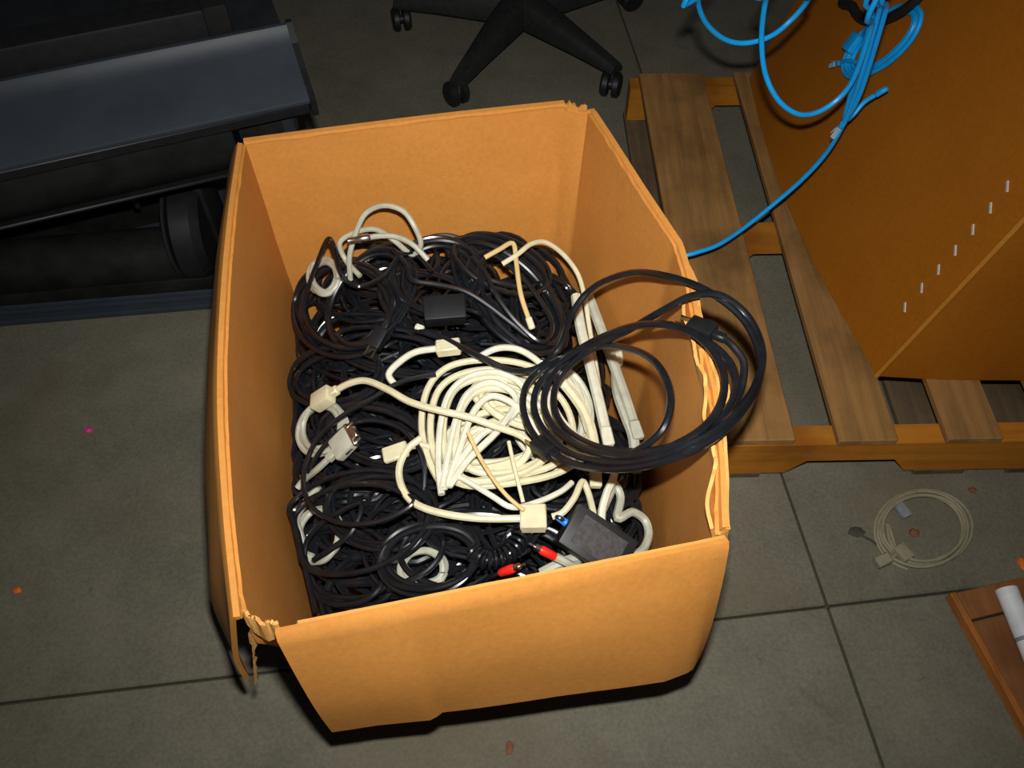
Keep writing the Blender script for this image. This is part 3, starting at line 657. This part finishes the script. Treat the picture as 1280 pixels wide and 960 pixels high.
# ------------------------------------------------------------------ DARK MACHINE at upper left
mach = thing('roller_machine', (-1.0, 1.35, 0), 'dark slate and black machine with a roller, standing behind the carton on the left', 'machine')
ba = math.degrees(math.atan2(.047, .42)); Rm = rz(ba)
r0 = P(0, 408, 0); r1 = P(272, 383, 0); ux = (r1-r0).normalized(); uy = Vector((-ux.y, ux.x, 0))
def mp(s, d, z): return r0 + ux*s + uy*d + Vector((0, 0, z))
xe = (r1-r0).length + 0.03; xs = -0.7; xm = (xs+xe)/2; xl = xe-xs
def mbox(s0, s1, d0, d1, z0, z1, bev=.003): return box(mp((s0+s1)/2, (d0+d1)/2, (z0+z1)/2), (s1-s0, d1-d0, z1-z0), Rm, bev)
link('base_rail', join(mbox(xs, xe, 0, .008, 0, .014), mbox(xs, xe, .008, .022, 0, .006, .001), mbox(xs, xe, .022, .030, 0, .016)), M['slate'], mach)
link('base_plate', mbox(xs, xe, .031, .60, 0.002, .022), M['slate'], mach)
link('tray', join(mbox(xs, xe-.02, .034, .048, .022, .055), mbox(xs, xe-.02, .048, .10, .022, .035)), M['machine'], mach)
rc = mp(xs, .082, .078); rend = xe-.078
link('roller', lathe(rc, ux, [(0, .05), (0.001, .055), (rend-xs, .055), (rend-xs+.001, .05)], 28), M['machine'], mach)
fc = mp(rend+.001, .10, .125)
link('roller_flange', lathe(fc, ux, [(0, .088), (.008, .098), (.045, .098), (.06, .085)], 28), M['black_plastic'], mach)
link('flange_ring', lathe(mp(rend-.006, .10, .125), ux, [(0, .082), (0, .092), (.006, .094), (.006, .082)], 28), M['slate_dark'], mach)
link('bracket', join(mbox(rend+.02, rend+.07, .10, .20, .03, .34, .006), mbox(rend-.0, rend+.06, .13, .17, .2, .32, .006)), M['machine'], mach)
link('hook', tube(smooth_path([mp(rend-.03, .08, .30), mp(rend-.04, .07, .27), mp(rend-.055, .072, .25), mp(rend-.05, .085, .22), mp(rend-.052, .088, .20)], 5), .006), M['black_plastic'], mach)
# the beam over the roller, swivelled on its bracket
f0, f1 = P(0, 212, .45), P(392, 126, .45); bx = (f1-f0).normalized(); by = Vector((-bx.y, bx.x, 0)); bl = (f1-f0).length
Rb = Matrix((bx, by, Vector((0, 0, 1)))).transposed()
def bp(s, d, z): return f0 + bx*s + by*d + Vector((0, 0, z-.45))
pr = [(0, .447), (0, .452), (.004, .455), (.05, .4755), (.09, .498), (.105, .509), (.112, .522), (.12, .522), (.12, .44), (.02, .44)]
link('cover_panel', (lambda n: ([bp(s, d, z) for s in (-.7, bl-.006) for d, z in pr], [tuple(range(n))[::-1], tuple(range(n, 2*n))]+[(i, (i+1) % n, n+(i+1) % n, n+i) for i in range(n)]))(len(pr)), M['slate'], mach, sharp=50)
pe_ = [(-.004, .425), (-.004, .455), (.05, .478), (.09, .501), (.114, .524), (.124, .524), (.126, .425)]
link('end_cap', (lambda n: ([bp(s, d, z) for s in (bl-.006, bl+.004) for d, z in pe_], [tuple(range(n))[::-1], tuple(range(n, 2*n))]+[(i, (i+1) % n, n+(i+1) % n, n+i) for i in range(n)]))(len(pe_)), M['black_plastic'], mach, smooth=False)
def bbx(s0, s1, d0, d1, z0, z1, bev=.003): return box(bp((s0+s1)/2, (d0+d1)/2, (z0+z1)/2), (s1-s0, d1-d0, z1-z0), Rb, bev)
link('front_lip', bbx(-.7, bl-.008, -.001, .02, .428, .446, .002), M['black_plastic'], mach)
link('beam_body', (lambda o: extrude_xz([(0, 0)]*0 or o, 0, 1, Matrix.Identity(3), (0, 0, 0)))([(0, 0), (1, 0), (1, 1)]) if False else
     (lambda n, q: ([bp(s, d, z) for s in (-.7, bl-.14) for d, z in q], [tuple(range(n))[::-1], tuple(range(n, 2*n))]+[(i, (i+1) % n, n+(i+1) % n, n+i) for i in range(n)]))(7, [(.012, .43), (.006, .40), (.008, .37), (.022, .339), (.032, .335), (.10, .335), (.12, .43)]), M['machine'], mach, sharp=60)
link('beam_edge', bbx(-.7, bl-.14, .012, .030, .329, .336, .002), M['black_plastic'], mach)
link('latch', bbx(bl-.13, bl-.03, .03, .08, .38, .43, .004), M['machine'], mach)
link('beam_foot', bbx(bl-.06, bl-.035, .03, .09, .03, .43, .003), M['slate_dark'], mach)
link('top_bar', bbx(-.7, bl-.1, .135, .19, .44, .56, .006), M['black_plastic'], mach)
link('top_bar_end', bbx(bl-.13, bl-.09, .13, .20, .44, .565, .006), M['machine'], mach)
link('rear_panel', bbx(-.7, bl-.005, .125, .55, .44, .452, .004), M['slate_dark'], mach)
link('rear_support', bbx(-.6, bl-.3, .3, .5, .03, .44, .004), M['machine'], mach)

# ------------------------------------------------------------------ OFFICE CHAIR at the back
HC = Vector((.022, 2.09, 0))
chair = thing('office_chair', HC, 'black five star base of a wheeled office chair behind the carton', 'chair')
link('hub', lathe(HC+Vector((0, 0, .055)), Vector((0, 0, 1)), [(0, .03), (.012, .042), (.075, .045), (.085, .03)], 20), M['chair'], chair)
link('gas_column', lathe(HC+Vector((0, 0, .035)), Vector((0, 0, 1)), [(0, .022), (.10, .025), (.28, .025), (.28, .016), (.40, .016)], 16), M['black_plastic'], chair)
c1 = P(578, 128, 0.0)-HC; base_a = math.atan2(c1.y, c1.x)
for k in range(5):
    an = base_a + k*2*PI/5; d = Vector((math.cos(an), math.sin(an), 0)); sd = Vector((-d.y, d.x, 0)); R_ = .325
    V = []; sec = [(.03, .036, .060, .135), (.12, .033, .064, .122), (.22, .027, .066, .104), (.30, .022, .064, .09), (R_+.012, .019, .064, .082)]
    for (q, w_, z0, z1) in sec:
        for (a_, b_) in ((-1, z0), (1, z0), (1.0, z1-.012), (.6, z1), (-.6, z1), (-1.0, z1-.012)): V.append(HC+d*q+sd*(w_*a_)+Vector((0, 0, b_)))
    Fs = [tuple(range(6)), tuple(range(24, 30))]
    for i in range(4):
        for j in range(6): Fs.append((i*6+j, i*6+(j+1) % 6, i*6+6+(j+1) % 6, i*6+6+j))
    lg = link('leg', (V, Fs), M['chair'], chair, sharp=50)
    cp = HC + d*R_; rw = Vector((math.cos(an+1.1+k), math.sin(an+1.1+k), 0)); ax_ = Vector((-rw.y, rw.x, 0))
    cc = cp - rw*.012 + Vector((0, 0, .031))
    ca = link('caster', join(lathe(cc+ax_*.005, ax_, [(0, .027), (.002, .031), (.014, .031), (.020, .024)], 18), lathe(cc-ax_*.005, -ax_, [(0, .027), (.002, .031), (.014, .031), (.020, .024)], 18), lathe(cc-ax_*.006, ax_, [(0, .012), (.012, .012)], 10)), M['black_plastic'], lg)
    link('caster_stem', lathe(cp+Vector((0, 0, .026)), Vector((0, 0, 1)), [(0, .006), (.045, .006)], 10), M['metal'], lg)
sv = box(HC+Vector((0, .02, .475)), (.48, .47, .075), None, .03)
link('seat', sv, M['black_matte'], chair)
link('seat_plate', box(HC+Vector((0, 0, .428)), (.2, .24, .02), None, .004), M['black_plastic'], chair)

# ------------------------------------------------------------------ WOODEN TRAY and TUBE at lower right
tz = 0.022
c0 = P(1187, 741, tz); c1 = P(1276, 962, tz); eL = (c1-c0).normalized(); eT = (P(1280, 719, tz)-c0).normalized()
Rt = Matrix((eT, -(eL - eT*eL.dot(eT)).normalized(), Vector((0, 0, 1)))).transposed()
def tp(x, y, z): return c0 + Rt @ Vector((x, -y, z-tz))
tray = thing('wooden_tray', tp(.2, .25, 0), 'reddish brown wooden tray lying on the concrete at the right, beside the beige cord', 'tray')
TW, TD = .42, .52
link('panel', box(tp(TW/2, TD/2+.02, .009), (TW-.024, TD-.06, .010), Rt, .001), M['tray'], tray, smooth=False)
for x in (.006, TW-.006):
    link('side_rail', box(tp(x, TD/2, .011), (.010, TD, .022), Rt, .0015), M['tray_edge'], tray, smooth=False)
link('end_rail', box(tp(TW/2, .024, .0115), (TW-.023, .045, .020), Rt, .003), M['tray'], tray, smooth=False)
link('end_rail', box(tp(TW/2, TD-.01, .011), (TW-.023, .018, .022), Rt, .0015), M['tray'], tray, smooth=False)
t0 = P(1258, 737, .0385); t1 = P(1300, 838, .033); td = (t1-t0).normalized()
tb = thing('white_tube', t0+td*.2, 'white tube lying on the wooden tray', 'tube')
link('tube', lathe(t0, td, [(0, .013), (0.001, .0165), (.40, .0165), (.401, .013)], 20), M['tube'], tb)
link('end_sleeve', lathe(t0-td*.0005, td, [(0, .0158), (.0, .0169), (.012, .0169), (.012, .0158)], 20), M['tube'], tb)
link('tape', lathe(t0+td*.075, td, [(0, .0160), (0, .0170), (.006, .0170), (.006, .0160)], 20), M['scrap'], tb)

# ------------------------------------------------------------------ BEIGE CORD and LITTER on the floor
pts = []
for i in range(4*18+5):
    a = 2*PI*i/18 + 1.9; k = i/18
    rx, ry = 61-3.2*k+1.6*math.sin(k*4), 50-2.6*k+1.4*math.cos(k*3)
    pts.append(P(1154+x_off if False else 1154+2*math.sin(k*2)+rx*math.cos(a), 661+2*math.cos(k*2.7)+ry*math.sin(a), .0035+.0032*k))
pts += [P(1120, 690, .012), P(1112, 697, .011)]
fc_ = cable('beige_cable', 'beige cord coiled in a ring on the concrete in front of the pallet', pts, .0029, M['floorcord'], clamp=False, sub=4, plugs=[(plug_cap, 1, dict(m=M['floorcord'], size=(.018, .026, .014)))])
link('plug', box(P(1128, 692, .012), (.022, .028, .018), rz(30), .003), M['floorcord'], fc_)
def lump(name, px, py, r, m, label, cat, flat=.5, seed=0, z=0.0):
    bm = bmesh.new(); bmesh.ops.create_icosphere(bm, subdivisions=2, radius=1)
    c = P(px, py, z); vs = []
    for v in bm.verts:
        k = 1+.45*mnoise.noise(v.co*1.6+Vector((seed*3.1, 0, 0)))
        q = Vector((v.co.x*r[0]*k, v.co.y*r[1]*k, max(v.co.z, -.6)*r[0]*flat*k)); vs.append(q)
    mz = min(q.z for q in vs); vs = [c+q-Vector((0, 0, mz-.0003)) for q in vs]
    bm.verts.index_update(); fs = [tuple(v.index for v in f.verts) for f in bm.faces]; bm.free()
    return tag(link(name, (vs, fs), m), label, cat)
lump('pink_speck', 111, 538, (.0065, .0055), M['pink'], 'tiny bright pink speck on the concrete left of the carton', 'scrap', .4, 1)
lump('orange_speck', 23, 738, (.007, .006), M['orange'], 'tiny orange speck on the concrete at the far left', 'scrap', .4, 2)
lump('brown_scrap', 637, 935, (.006, .010), M['rust'], 'small brown scrap on the concrete in front of the carton', 'scrap', .3, 3)
lump('orange_scrap', 1278, 706, (.008, .012), M['orange'], 'orange scrap on the concrete just behind the wooden tray', 'scrap', .5, 4)
lump('orange_crumb', 1176, 703, (.007, .005), M['orange'], 'orange crumb at the front of the beige cord ring', 'scrap', .4, 5)
lump('brown_crumb', 1142, 667, (.009, .008), M['rust'], 'brown crumb inside the beige cord ring', 'scrap', .5, 6)
lump('dark_crumb', 1215, 614, (.007, .006), M['rust'], 'dark crumb between the beige cord ring and the pallet', 'scrap', .5, 7)
tag(link('plastic_scrap', box(P(1128, 638, .006), (.018, .028, .010), rz(25), .003), M['scrap']), 'grey plastic piece inside the beige cord ring', 'scrap')
lump('dark_scrap', 1070, 666, (.013, .009), M['twig'], 'flat dark scrap on the concrete left of the beige cord ring', 'scrap', .25, 9)
tag(link('dark_twig', tube([P(1075, 668, .003), P(1090, 676, .004), P(1108, 690, .003)], .0025, 6), M['twig']), 'thin dark strip poking into the beige cord plug', 'scrap')
